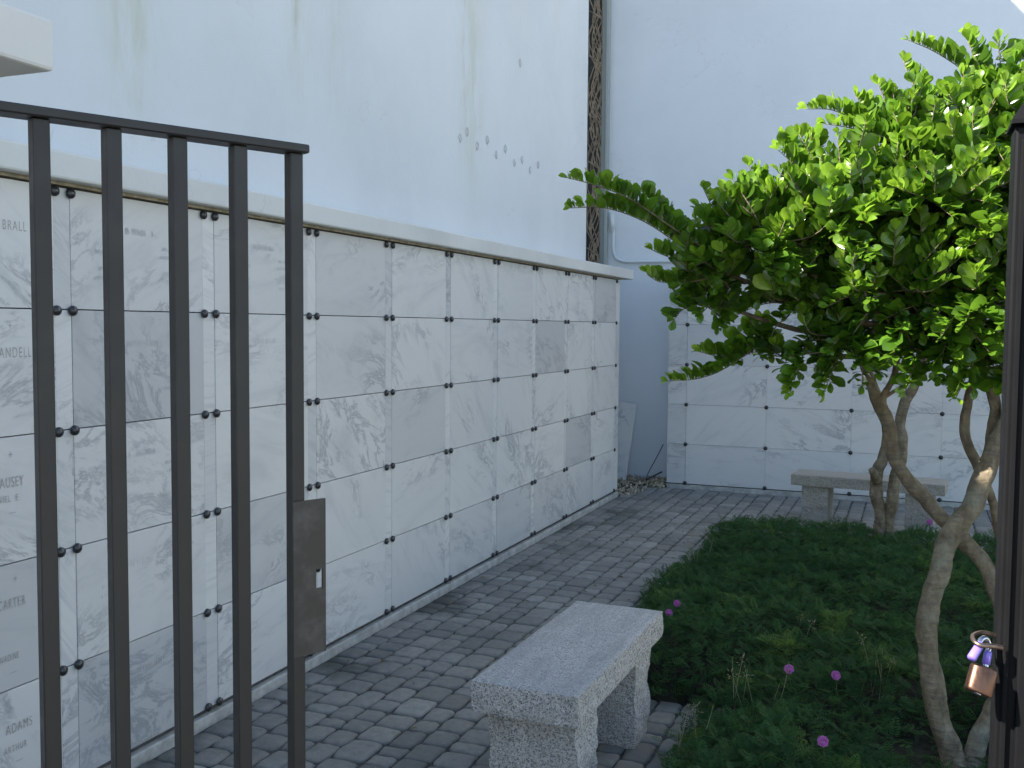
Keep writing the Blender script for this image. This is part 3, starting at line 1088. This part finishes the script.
class Foliage:
    def __init__(self):
        self.p, self.a, self.n, self.s, self.t = [], [], [], [], []

    def leaf(self, p, a, n, s, t):
        self.p.append(tuple(p)); self.a.append(tuple(a)); self.n.append(tuple(n)); self.s.append(s); self.t.append(t)

    def twig(self, path, spacing=0.014, size=0.055, young=0.3, start=0.2, up=0.8):
        """leaves in two ranks along a twig (list of (Vector, r))"""
        pts = [q[0] for q in path]
        L = [0]
        for a, b in zip(pts, pts[1:]):
            L.append(L[-1] + (b - a).length)
        d = L[-1] * start
        side = 1
        i = 0
        ph = random.uniform(0, 6.28)
        while d < L[-1]:
            while i < len(L) - 2 and L[i + 1] < d:
                i += 1
            f = (d - L[i]) / max(1e-6, L[i + 1] - L[i])
            p = pts[i].lerp(pts[i + 1], f)
            t = (pts[i + 1] - pts[i]).normalized()
            e = d / L[-1]
            u = Vector((0, 0, 1)) - t * t.z
            if u.length < 0.2:
                u = t.orthogonal()
            u.normalize()
            w = t.cross(u)
            a = t * random.uniform(0.3, 0.9) + w * side * random.uniform(0.25, 0.9) + u * random.uniform(0.35, 1.3) * up
            a.normalize()
            n = u * 0.5 - t * 0.55 - w * side * random.uniform(-0.3, 0.9) + Vector((random.gauss(-0.1, .4), random.gauss(-0.25, .4), random.gauss(0, .3)))
            s = size * random.choice((0.6, 0.8, 0.9, 1.0, 1.1, 1.2)) * random.uniform(0.9, 1.1) * (1.0 - 0.45 * max(0, e - 0.75) / 0.25)
            y = max(0, min(1, young * (0.25 + 1.3 * max(0, e - 0.55) / 0.45) * random.uniform(0.3, 1.3)))
            if random.random() < 0.015:
                y = min(1, y + 0.6)
            self.leaf(p, a, n, s, (random.random() ** 1.25, y, 0))
            side = -side
            d += spacing * random.uniform(0.7, 1.35)
        t = (pts[-1] - pts[-2]).normalized()
        for k in range(3):
            a = t + Vector((random.gauss(0, .35), random.gauss(0, .35), random.gauss(0.2, .3)))
            self.leaf(pts[-1], a, Vector((random.gauss(0, .6), random.gauss(0, .6), 1)), size * random.uniform(0.35, 0.7), (random.random(), min(1, young * 1.6), 0))

    def build(self, name, mat, parent, origin, wid=1.0):
        s = np.array(self.s)
        sz = np.stack([s * wid * rng.uniform(0.85, 1.2, len(s)), s, s * rng.uniform(0.3, 1.5, len(s))], 1)
        return scatter(name, LT, LF, np.array(self.p) - np.array(origin), self.a, self.n, sz, self.t, mat, parent)


def stem(parent, pts, origin, rough=0.17, seg=18, name='stem', n=10, freq=13.0):
    v, f = [], []
    path = [(p - origin, r) for p, r in catmull(pts, n)]
    # gnarl: gentle sideways wander
    path = [(p + Vector((noise.noise(p * 7), noise.noise(p * 7 + Vector((9, 0, 0))), 0)) * 0.02, r * (1 + 0.22 * noise.noise(p * 6 + Vector((3, 3, 3))))) for p, r in path]
    tube(v, f, path, seg, rough, freq)
    return obj(name, mesh_from(name, v, f, M_BARK, True), parent)


# ------------------------------------------------------------------ near tree
o1 = on_z(968, 800, 0.0)
near = empty('broadleaf_tree', o1)
tag(near, 'large leafy tree with glossy sunlit leaves and crossing bare stems beside the gate post', 'tree')
A_ = lambda lst: [(at(x, y, d), r) for x, y, d, r in lst]
base_c = on_z(960, 800, -0.03)
S1 = [(base_c, 0.0462)] + A_([(950, 752, 3.40, 0.0408), (936, 700, 3.42, 0.0377), (930, 650, 3.44, 0.0354), (930, 600, 3.46, 0.0354), (941, 562, 3.5, 0.0354), (964, 518, 3.52, 0.0347), (984, 476, 3.53, 0.0354), (1002, 438, 3.54, 0.0339), (1016, 398, 3.55, 0.0308), (1032, 345, 3.55, 0.0262), (1050, 290, 3.5, 0.0142)])
stem(near, S1, o1)
S2 = [(base_c + Vector((0.03, 0.05, 0)), 0.0340)] + A_([(974, 748, 3.46, 0.0330), (996, 704, 3.5, 0.0310), (1006, 650, 3.54, 0.0286), (1000, 604, 3.6, 0.0279), (983, 566, 3.66, 0.0279), (957, 532, 3.7, 0.0272), (928, 502, 3.73, 0.0265), (906, 474, 3.75, 0.0258), (893, 446, 3.76, 0.0265), (883, 414, 3.76, 0.0245), (873, 385, 3.76, 0.0190), (858, 345, 3.75, 0.0150), (830, 300, 3.7, 0.0065)])
stem(near, S2, o1)
S3 = A_([(1006, 640, 3.57, 0.0204), (1004, 590, 3.62, 0.0186), (1001, 545, 3.66, 0.0180), (992, 502, 3.66, 0.0180), (978, 468, 3.66, 0.0180), (968, 446, 3.66, 0.0180), (967, 420, 3.66, 0.0174), (971, 388, 3.66, 0.0162), (972, 345, 3.64, 0.0120), (962, 290, 3.6, 0.0043)])
stem(near, S3, o1)
S4 = A_([(990, 462, 3.56, 0.0204), (993, 432, 3.6, 0.0190), (991, 405, 3.6, 0.0190), (983, 372, 3.6, 0.0177), (972, 330, 3.58, 0.0122), (930, 280, 3.5, 0.0051)])
stem(near, S4, o1)
S5 = A_([(883, 412, 3.76, 0.0154), (884, 396, 3.76, 0.0140), (892, 376, 3.75, 0.0126), (900, 345, 3.7, 0.0098), (915, 290, 3.6, 0.0049)])
stem(near, S5, o1)
S6 = A_([(884, 398, 3.76, .008), (897, 388, 3.74, .007), (913, 379, 3.7, .006), (930, 365, 3.66, .005)])
stem(near, S6, o1, seg=8)

LOBES = [  # px, py, depth, radius (m), twigs
    (715, 268, 3.55, .20, 16), (705, 300, 3.65, .13, 9), (765, 240, 3.45, .27, 26), (800, 300, 3.6, .27, 24), (850, 215, 3.4, .34, 42), (880, 290, 3.45, .32, 40),
    (940, 200, 3.4, .36, 46), (960, 290, 3.4, .32, 40), (1030, 240, 3.4, .42, 46), (900, 150, 3.5, .24, 22), (985, 140, 3.45, .26, 22), (1040, 130, 3.45, .30, 18),
    (760, 345, 3.75, .13, 9), (840, 340, 3.5, .20, 18), (915, 345, 3.45, .17, 15), (985, 350, 3.45, .16, 13), (1030, 350, 3.5, .2, 12), (1000, 95, 3.5, .13, 9), (960, 95, 3.5, .08, 5), (1045, 75, 3.5, .14, 8),
    (820, 255, 4.0, .30, 18), (920, 245, 4.0, .40, 26), (1030, 240, 4.0, .45, 22), (1130, 240, 3.5, .45, 34), (1230, 280, 3.6, .40, 24), (1120, 330, 3.7, .3, 14), (800, 150, 3.6, .07, 3)]
fol = Foliage()
tw_v, tw_f = [], []
hub = at(955, 330, 3.6)
for (px, py, d, r, nt_) in LOBES:
    c = at(px, py, d)
    # limb feeding this lobe
    m_ = hub.lerp(c, 0.5) + Vector((random.uniform(-.05, .05), random.uniform(-.05, .05), -0.07))
    tube(tw_v, tw_f, [(p - o1, q) for p, q in catmull([(hub, .016), (m_, .011), (c, .006)], 5)], 7)
    for k in range(int(nt_ * 1.6)):
        u = Vector((random.gauss(0, 1), random.gauss(0, 1), random.gauss(0.25, 1))).normalized()
        rr = r * random.uniform(0.72, 1.08)
        e = c + Vector((u.x * rr, u.y * rr, u.z * rr * 0.9))
        s_ = c + u * r * random.uniform(0.0, 0.35) + Vector((random.uniform(-.1, .1), random.uniform(-.1, .1), random.uniform(-.1, .05))) * r
        mid = s_.lerp(e, 0.55) + Vector((random.uniform(-.04, .04), random.uniform(-.04, .04), -0.03 if u.z > 0 else 0.02))
        pth = catmull([(s_, .0030), (mid, .0021), (e, .0010)], 4)
        tube(tw_v, tw_f, [(p - o1, q) for p, q in pth], 5)
        fol.twig(pth, 0.0090, 0.066, young=random.uniform(0.1, 0.55) if u.z > -0.2 else 0.12, start=0.1)
TWIGS = [  # long shoots that break the outline
    [(568, 178, 3.30), (598, 186, 3.32), (632, 200, 3.36), (670, 226, 3.42), (715, 256, 3.5)],
    [(570, 208, 3.36), (605, 208, 3.38), (645, 222, 3.42), (690, 252, 3.5)],
    [(640, 190, 3.45), (655, 205, 3.45), (675, 235, 3.45)],
    [(806, 109, 3.45), (832, 110, 3.45), (862, 122, 3.45), (900, 132, 3.45), (945, 150, 3.45)],
    [(826, 124, 3.4), (850, 128, 3.4), (885, 138, 3.4), (915, 160, 3.42)],
    [(908, 40, 3.5), (935, 52, 3.5), (965, 72, 3.5), (992, 100, 3.5), (1015, 140, 3.5)],
    [(966, 34, 3.52), (972, 52, 3.5), (984, 78, 3.5)],
    [(998, 40, 3.48), (1000, 60, 3.5), (1004, 92, 3.5)],
    [(1020, 62, 3.5), (1022, 90, 3.5), (1024, 130, 3.5)],
    [(903, 60, 3.55), (913, 84, 3.55), (932, 112, 3.55), (955, 150, 3.55)],
    [(878, 84, 3.45), (887, 104, 3.45), (900, 132, 3.45)],
    [(856, 96, 3.5), (868, 114, 3.5), (885, 140, 3.5)],
    [(668, 381, 3.55), (696, 379, 3.56), (722, 370, 3.6), (752, 350, 3.65)],
    [(700, 352, 3.6), (722, 356, 3.62), (748, 345, 3.65)],
    [(646, 272, 3.5), (660, 282, 3.52), (690, 282, 3.55), (720, 275, 3.55)],
    [(652, 250, 3.5), (672, 258, 3.52), (705, 265, 3.55)],
    [(703, 188, 3.48), (714, 210, 3.48), (733, 240, 3.5)],
    [(748, 165, 3.45), (760, 190, 3.45), (775, 225, 3.45)],
    [(722, 196, 3.5), (738, 215, 3.5), (760, 240, 3.5)],
    [(785, 152, 3.5), (800, 170, 3.5), (820, 200, 3.5)],
    [(778, 172, 3.4), (796, 185, 3.4), (825, 210, 3.4)],
    [(790, 393, 3.45), (797, 372, 3.47), (806, 345, 3.5)],
    [(824, 392, 3.45), (832, 372, 3.47), (845, 345, 3.5)],
    [(905, 392, 3.4), (912, 372, 3.42), (920, 340, 3.45)],
    [(956, 398, 3.4), (965, 378, 3.42), (975, 345, 3.45)],
    [(1004, 392, 3.45), (1002, 370, 3.45), (995, 345, 3.45)]]
for t in TWIGS:
    pth = catmull([(at(x, y, d) , 0.0013 + 0.0018 * i / len(t)) for i, (x, y, d) in enumerate(t)][::-1], 5)
    tube(tw_v, tw_f, [(p - o1, q) for p, q in pth], 6)
    fol.twig(pth, 0.0056, 0.059, young=0.42, start=0.0, up=1.3)
obj('branches', mesh_from('branches', tw_v, tw_f, M_BARK, True), near)
fol.build('crown', M_LEAF, near, o1, 0.98)

# ------------------------------------------------------------------ far tree
o2 = on_z(884, 560, 0.0)
o2 = Vector((at(884, 520, 6.7).x, at(884, 520, 6.7).y, 0))
far = empty('broadleaf_tree', o2)
tag(far, 'farther shaded tree with two slim twisted trunks in front of the rear bench', 'tree')
D2 = 6.7
f0 = Vector((o2.x, o2.y, -0.02))
stem(far, [(f0 + Vector((-.06, 0, 0)), 0.0270)] + A_([(880, 525, D2, 0.0396), (877, 498, D2, 0.0372), (877, 474, D2, 0.0384), (883, 456, D2, 0.0336), (888, 432, D2 + .05, 0.0312), (882, 405, D2 + .1, 0.0300), (872, 382, D2 + .1, 0.0270), (858, 340, D2 + .1, 0.0210), (835, 290, D2, 0.0072)]), o2, 0.2)
stem(far, [(f0 + Vector((.04, -.03, 0)), 0.0270)] + A_([(889, 527, D2, 0.0408), (892, 498, D2 - .05, 0.0384), (898, 468, D2 - .05, 0.0378), (903, 444, D2 - .05, 0.0360), (901, 424, D2, 0.0336), (906, 403, D2, 0.0330), (915, 384, D2, 0.0300), (925, 350, D2, 0.0240), (940, 300, D2, 0.0090)]), o2, 0.12)
v, f = [], []
tube(v, f, [(p - o2, r) for p, r in catmull(A_([(877, 482, D2 - .02, .030), (874, 474, D2 - .07, .030), (872, 470, D2 - .09, .024)]), 4)], 12, 0.15)
obj('stub', mesh_from('stub', v, f, M_BARK, True), far)
ff = Foliage()
tw_v, tw_f = [], []
hub2 = at(900, 340, D2)
for (px, py, d, r, nt_) in [(820, 270, 6.6, .40, 22), (880, 280, 6.7, .5, 30), (960, 270, 6.7, .55, 34), (900, 200, 6.8, .5, 26), (990, 210, 6.9, .5, 24), (840, 325, 6.5, .3, 14), (920, 335, 6.5, .35, 16), (990, 340, 6.6, .35, 14)]:
    c = at(px, py, d)
    tube(tw_v, tw_f, [(p - o2, q) for p, q in catmull([(hub2, .03), (hub2.lerp(c, .5), .02), (c, .01)], 4)], 6)
    for k in range(nt_):
        u = Vector((random.gauss(0, 1), random.gauss(0, 1), random.gauss(0.2, 1))).normalized()
        e = c + u * r * random.uniform(0.7, 1.05)
        s_ = c + u * r * 0.2
        pth = catmull([(s_, .006), (s_.lerp(e, .5) + Vector((0, 0, -.03)), .005), (e, .003)], 3)
        tube(tw_v, tw_f, [(p - o2, q) for p, q in pth], 4)
        ff.twig(pth, 0.024, 0.075, young=0.2, start=0.05)
obj('branches', mesh_from('branches', tw_v, tw_f, M_BARK, True), far)
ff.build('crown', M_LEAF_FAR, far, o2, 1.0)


# ------------------------------------------------------------------ ground cover in the bed
TRUNK = o1 + Vector((0.0, 0.12, 0))


def hgt(x, y):
    n1 = noise.noise(Vector((x * 1.3, y * 1.3, 0.3)))
    n2 = noise.noise(Vector((x * 3.7, y * 3.7, 4.0)))
    n3 = noise.noise(Vector((x * 9.0, y * 9.0, 8.0)))
    e = min(1.0, edge_dist(x, y) / 0.28)
    tr = math.hypot(x - TRUNK.x, y - TRUNK.y)
    if tr < 0.5:
        e *= 0.02 + 0.98 * max(0.0, (tr - 0.12) / 0.38) ** 1.2
        n1 = n2 = n3 = -0.6 + (n1 + 0.6) * tr / 0.5
    return 0.05 + (0.145 + 0.055 * n1 + 0.06 * n2 + 0.03 * n3) * (0.25 + 0.75 * math.sqrt(max(0, e)))


def edge_dist(x, y):
    for k, m in enumerate((0.0, -0.05, -0.1, -0.15, -0.2, -0.28)):
        if not in_bed(x, y, m):
            return (0.0, 0.0, 0.05, 0.1, 0.15, 0.2)[k]
    return 0.28


sb_v, sb_f = [], []
NX, NY = 60, 60
idx = {}
for i in range(NX):
    for j in range(NY):
        xx, yy = -1.5 + 5.4 * i / (NX - 1), 2.45 + 5.05 * j / (NY - 1)
        idx[(i, j)] = len(sb_v)
        sb_v.append((xx, yy, (hgt(xx, yy) * 0.5 - 0.0) if in_bed(xx, yy, -0.03) else -0.02))
for i in range(NX - 1):
    for j in range(NY - 1):
        q = (idx[(i, j)], idx[(i + 1, j)], idx[(i + 1, j + 1)], idx[(i, j + 1)])
        if any(sb_v[k][2] > -0.01 for k in q):
            sb_f.append(q)
tag(obj('soil_bed', mesh_from('soil_bed', sb_v, sb_f, M_SOIL, True)), kind='structure')

# one feathery compound leaf: paired narrow leaflets along a midrib
FT, FF = [], []
for k in range(7):
    t = 0.12 + 0.88 * k / 6
    wl = 0.40 * math.sin(math.pi * (0.22 + 0.68 * k / 6))
    for s in (-1, 1):
        b = len(FT)
        hw = 0.055
        dy = 0.22 * wl
        FT += [(0, t - hw * 0.4, 0), (s * wl * 0.5, t + dy * 0.5 - hw, 0.05 * wl), (s * wl, t + dy, -0.06 * wl), (s * wl * 0.5, t + dy * 0.5 + hw, 0.05 * wl)]
        FF.append((b, b + 1, b + 2, b + 3) if s > 0 else (b, b + 3, b + 2, b + 1))
P, A2, N2, S2_, T2 = [], [], [], [], []
cnt = 0
while cnt < 40000:
    x = random.uniform(-1.55, 3.6)
    y = 2.5 + 5.1 * random.random() ** 1.15
    m = random.uniform(-0.02, 0.07)
    if not in_bed(x, y, m * random.random()):
        continue
    # outside the picture to the right the cover may be sparser
    if x > 0.2 + y * 0.12 and random.random() < 0.7:
        continue
    if math.hypot(x - TRUNK.x, y - TRUNK.y) < 0.26 and random.random() < 0.65:
        continue
    inside = in_bed(x, y)
    h = hgt(x, y) if inside else 0.055
    z = h - abs(random.gauss(0, 0.035)) + 0.012
    az = random.uniform(0, 6.283)
    el = random.gauss(0.25, 0.4)
    a = (math.cos(az) * math.cos(el), math.sin(az) * math.cos(el), math.sin(el))
    P.append((x, y, max(0.012, z))); A2.append(a)
    N2.append((random.gauss(0, .35), random.gauss(0, .35), 1))
    s = random.uniform(0.032, 0.066)
    S2_.append(s)
    cl = noise.noise(Vector((x * 2.2, y * 2.2, 20)))
    cl2 = noise.noise(Vector((x * 5, y * 5, 33)))
    yg = max(0, cl2 - 0.28) * 1.8 + (0.25 if random.random() < 0.03 else 0)
    T2.append((min(1, max(0, 0.42 + 0.6 * cl + random.gauss(0, .3))), min(0.85, yg), 0))
    cnt += 1
gc = scatter('ground_cover', FT, FF, P, A2, N2, np.array(S2_), T2, M_FERN)
tag(gc, 'low dark green feathery ground cover filling the planting bed', 'ground cover', kind='stuff')


# fallen leaves and bits on the paving
lp, la, ln, ls, lt = [], [], [], [], []
while len(lp) < 110:
    if random.random() < 0.6:
        x, y = random.uniform(-1.75, -1.25), random.uniform(3.9, 7.8)
    else:
        x, y = random.uniform(-2.45, -0.7), random.uniform(2.6, 9.3)
    if in_bed(x, y, 0.02) or (abs(x + 1.06) < 0.22 and abs(y - 3.26) < 0.55):
        continue
    az = random.uniform(0, 6.28)
    lp.append((x, y, 0.006)); la.append((math.cos(az), math.sin(az), random.uniform(-.05, .12))); ln.append((random.gauss(0, .2), random.gauss(0, .2), 1))
    ls.append(random.uniform(0.012, 0.034)); lt.append((random.random(), random.random() * 0.6, 0))
M_LIT = mat_leaf('dry_leaf', (0.05, 0.036, 0.02), (0.13, 0.095, 0.05), (0.22, 0.17, 0.07), 0.7, 0.1, None, 0.15)
tag(scatter('leaf_litter', LT, LF, lp, la, ln, np.array(ls), lt, M_LIT), 'few small dry leaves fallen on the brick path', 'leaf litter', kind='stuff')


# flowers: pink puffs on thin stems
def puff_mesh():
    v, f = [], []
    b = bmesh.new()
    bmesh.ops.create_icosphere(b, subdivisions=2, radius=0.0085)
    for q in b.verts:
        v.append(q.co.copy())
    f += [tuple(x.index for x in q.verts) for q in b.faces]
    b.free()
    for k in range(170):
        u = Vector((random.gauss(0, 1), random.gauss(0, 1), random.gauss(0, 1))).normalized()
        w = u.orthogonal().normalized() * 0.0009
        i = len(v)
        L = random.uniform(0.0125, 0.0155)
        w2 = u.cross(w)
        v += [u * 0.006 + w, u * 0.006 - w, u * L - w * 1.2, u * L + w * 1.2, u * 0.006 + w2, u * 0.006 - w2, u * L - w2 * 1.2, u * L + w2 * 1.2]
        f += [(i, i + 1, i + 2, i + 3), (i + 4, i + 5, i + 6, i + 7)]
    return mesh_from('flower_head', v, f, M_PINK)


ME_PUFF = puff_mesh()
FLOW = [(677, 603.5, 5.15, 'bright pink puff flower at the bed edge, upper of the pair behind the granite bench', 1.0),
        (669, 613, 5.05, 'mauve pink puff flower touching the far corner of the granite bench', 1.0),
        (789, 669, 4.12, 'pink puff flower in the middle of the bed, left of its close neighbour', 1.05),
        (836, 675.5, 4.08, 'pink puff flower in the middle of the bed, on the side of the tree stem', 1.0),
        (823, 741.5, 3.60, 'pink puff flower lowest in the bed, nearest to the bottom edge', 1.0),
        (929.5, 522, 6.6, 'tiny bright pink puff flower below the far bench, behind the crossing stems', 1.15)]
for (px, py, d, lab, k) in FLOW:
    zz = 0.265 + 0.0 * d
    p = on_z(px, py, zz)
    fl = empty('pink_flower', (p.x, p.y, 0.05))
    tag(fl, lab, 'flower', 'pink flowers in the bed')
    h = obj('flower_head', ME_PUFF, fl, (0, 0, p.z - 0.05), (random.random(), random.random(), random.random()))
    h.scale = (k * 1.25, k * 1.25, k * 1.12)
    v, f = [], []
    tube(v, f, catmull([(Vector((random.uniform(-.03, .03), random.uniform(-.03, .03), 0)), .0014), (Vector((.008, .005, (p.z - .05) * .6)), .0013), (Vector((0, 0, p.z - 0.058)), .0012)], 4), 5)
    obj('stem', mesh_from('stem', v, f, M_STEMG, True), fl)

# dry seed stalks
for lab, (px, py, d), n, hh, sp in [('thin pale dry grass stalks standing at the near bed corner beside the bench', (690, 752, 3.5), 5, 0.20, 0.05),
                                    ('dry tan grass stalks with a faded seed head in the near part of the bed', (752, 712, 3.85), 7, 0.24, 0.08),
                                    ('sparse dry grass stalks beside the near tree stem', (876, 705, 3.85), 6, 0.24, 0.06),
                                    ('single dry bent stalks rising in the middle of the bed', (812, 655, 4.35), 4, 0.22, 0.10),
                                    ('wispy dry grass at the path edge of the bed, past the bench', (692, 572, 5.9), 5, 0.22, 0.08)]:
    b = on_z(px, py, 0.08)
    b = Vector((b.x, b.y, 0.06))
    root = empty('dry_grass', b)
    tag(root, lab, 'dry grass', kind='thing')
    v, f = [], []
    hv, hf = [], []
    for k in range(n):
        o_ = Vector((random.uniform(-sp, sp), random.uniform(-sp, sp), 0))
        ln = Vector((random.uniform(-.06, .06), random.uniform(-.06, .06), hh * random.uniform(0.7, 1.1)))
        pth = catmull([(o_, .0013), (o_ + ln * 0.55 + Vector((random.uniform(-.01, .01), 0, 0)), .0011), (o_ + ln, .0007)], 5)
        tube(v, f, pth, 4)
        if k % 3 == 0:
            t = pth[-1][0]
            for q in range(14):
                u = Vector((random.gauss(0, .008), random.gauss(0, .008), random.uniform(-.02, .014)))
                tube(hv, hf, [(t + u, .0016), (t + u * 1.5 + Vector((0, 0, .004)), .0006)], 4)
    nb_ = len(v)
    v += hv
    f += [tuple(i + nb_ for i in q) for q in hf]
    obj('stalks', mesh_from('stalks', v, f, M_STALK), root)

# ------------------------------------------------------------------ light, world, camera
SUN = Vector((-1.0, -1.0, 1.176)).normalized()
sd_ = bpy.data.lights.new('sun', 'SUN')
sd_.energy = 5.0
sd_.angle = math.radians(0.53)
sd_.color = (1.0, 0.95, 0.87)
so = bpy.data.objects.new('sun', sd_)
so.rotation_euler = (-SUN).to_track_quat('-Z', 'Y').to_euler()
so.location = SUN * 40
link(so)
w = bpy.data.worlds.new('World')
SC.world = w
w.use_nodes = True
nt = w.node_tree
nt.nodes.clear()
sky = nt.nodes.new('ShaderNodeTexSky')
sky.sky_type = 'NISHITA'
sky.sun_disc = False
sky.sun_elevation = math.asin(SUN.z)
sky.sun_rotation = math.atan2(SUN.x, SUN.y) % (2 * math.pi)
sky.air_density = 1.0
sky.dust_density = 0.3
bg = nt.nodes.new('ShaderNodeBackground')
bg.inputs[1].default_value = 0.088
wo = nt.nodes.new('ShaderNodeOutputWorld')
nt.links.new(sky.outputs[0], bg.inputs[0])
nt.links.new(bg.outputs[0], wo.inputs[0])

cam = bpy.data.cameras.new('camera')
cam.sensor_width = 36.0
cam.lens = 36.0 * F_PX / 1024
cam.clip_start = 0.05
cam.clip_end = 500
co_ = bpy.data.objects.new('camera', cam)
co_.matrix_world = Matrix(((CR.x, CU.x, -CF.x, EYE.x), (CR.y, CU.y, -CF.y, EYE.y), (CR.z, CU.z, -CF.z, EYE.z), (0, 0, 0, 1)))
link(co_)
SC.camera = co_
vs_ = SC.view_settings
vs_.view_transform = 'Standard'
vs_.look = 'None'
vs_.gamma = 1.0
vs_.exposure = 1.78
vs_.use_curve_mapping = False
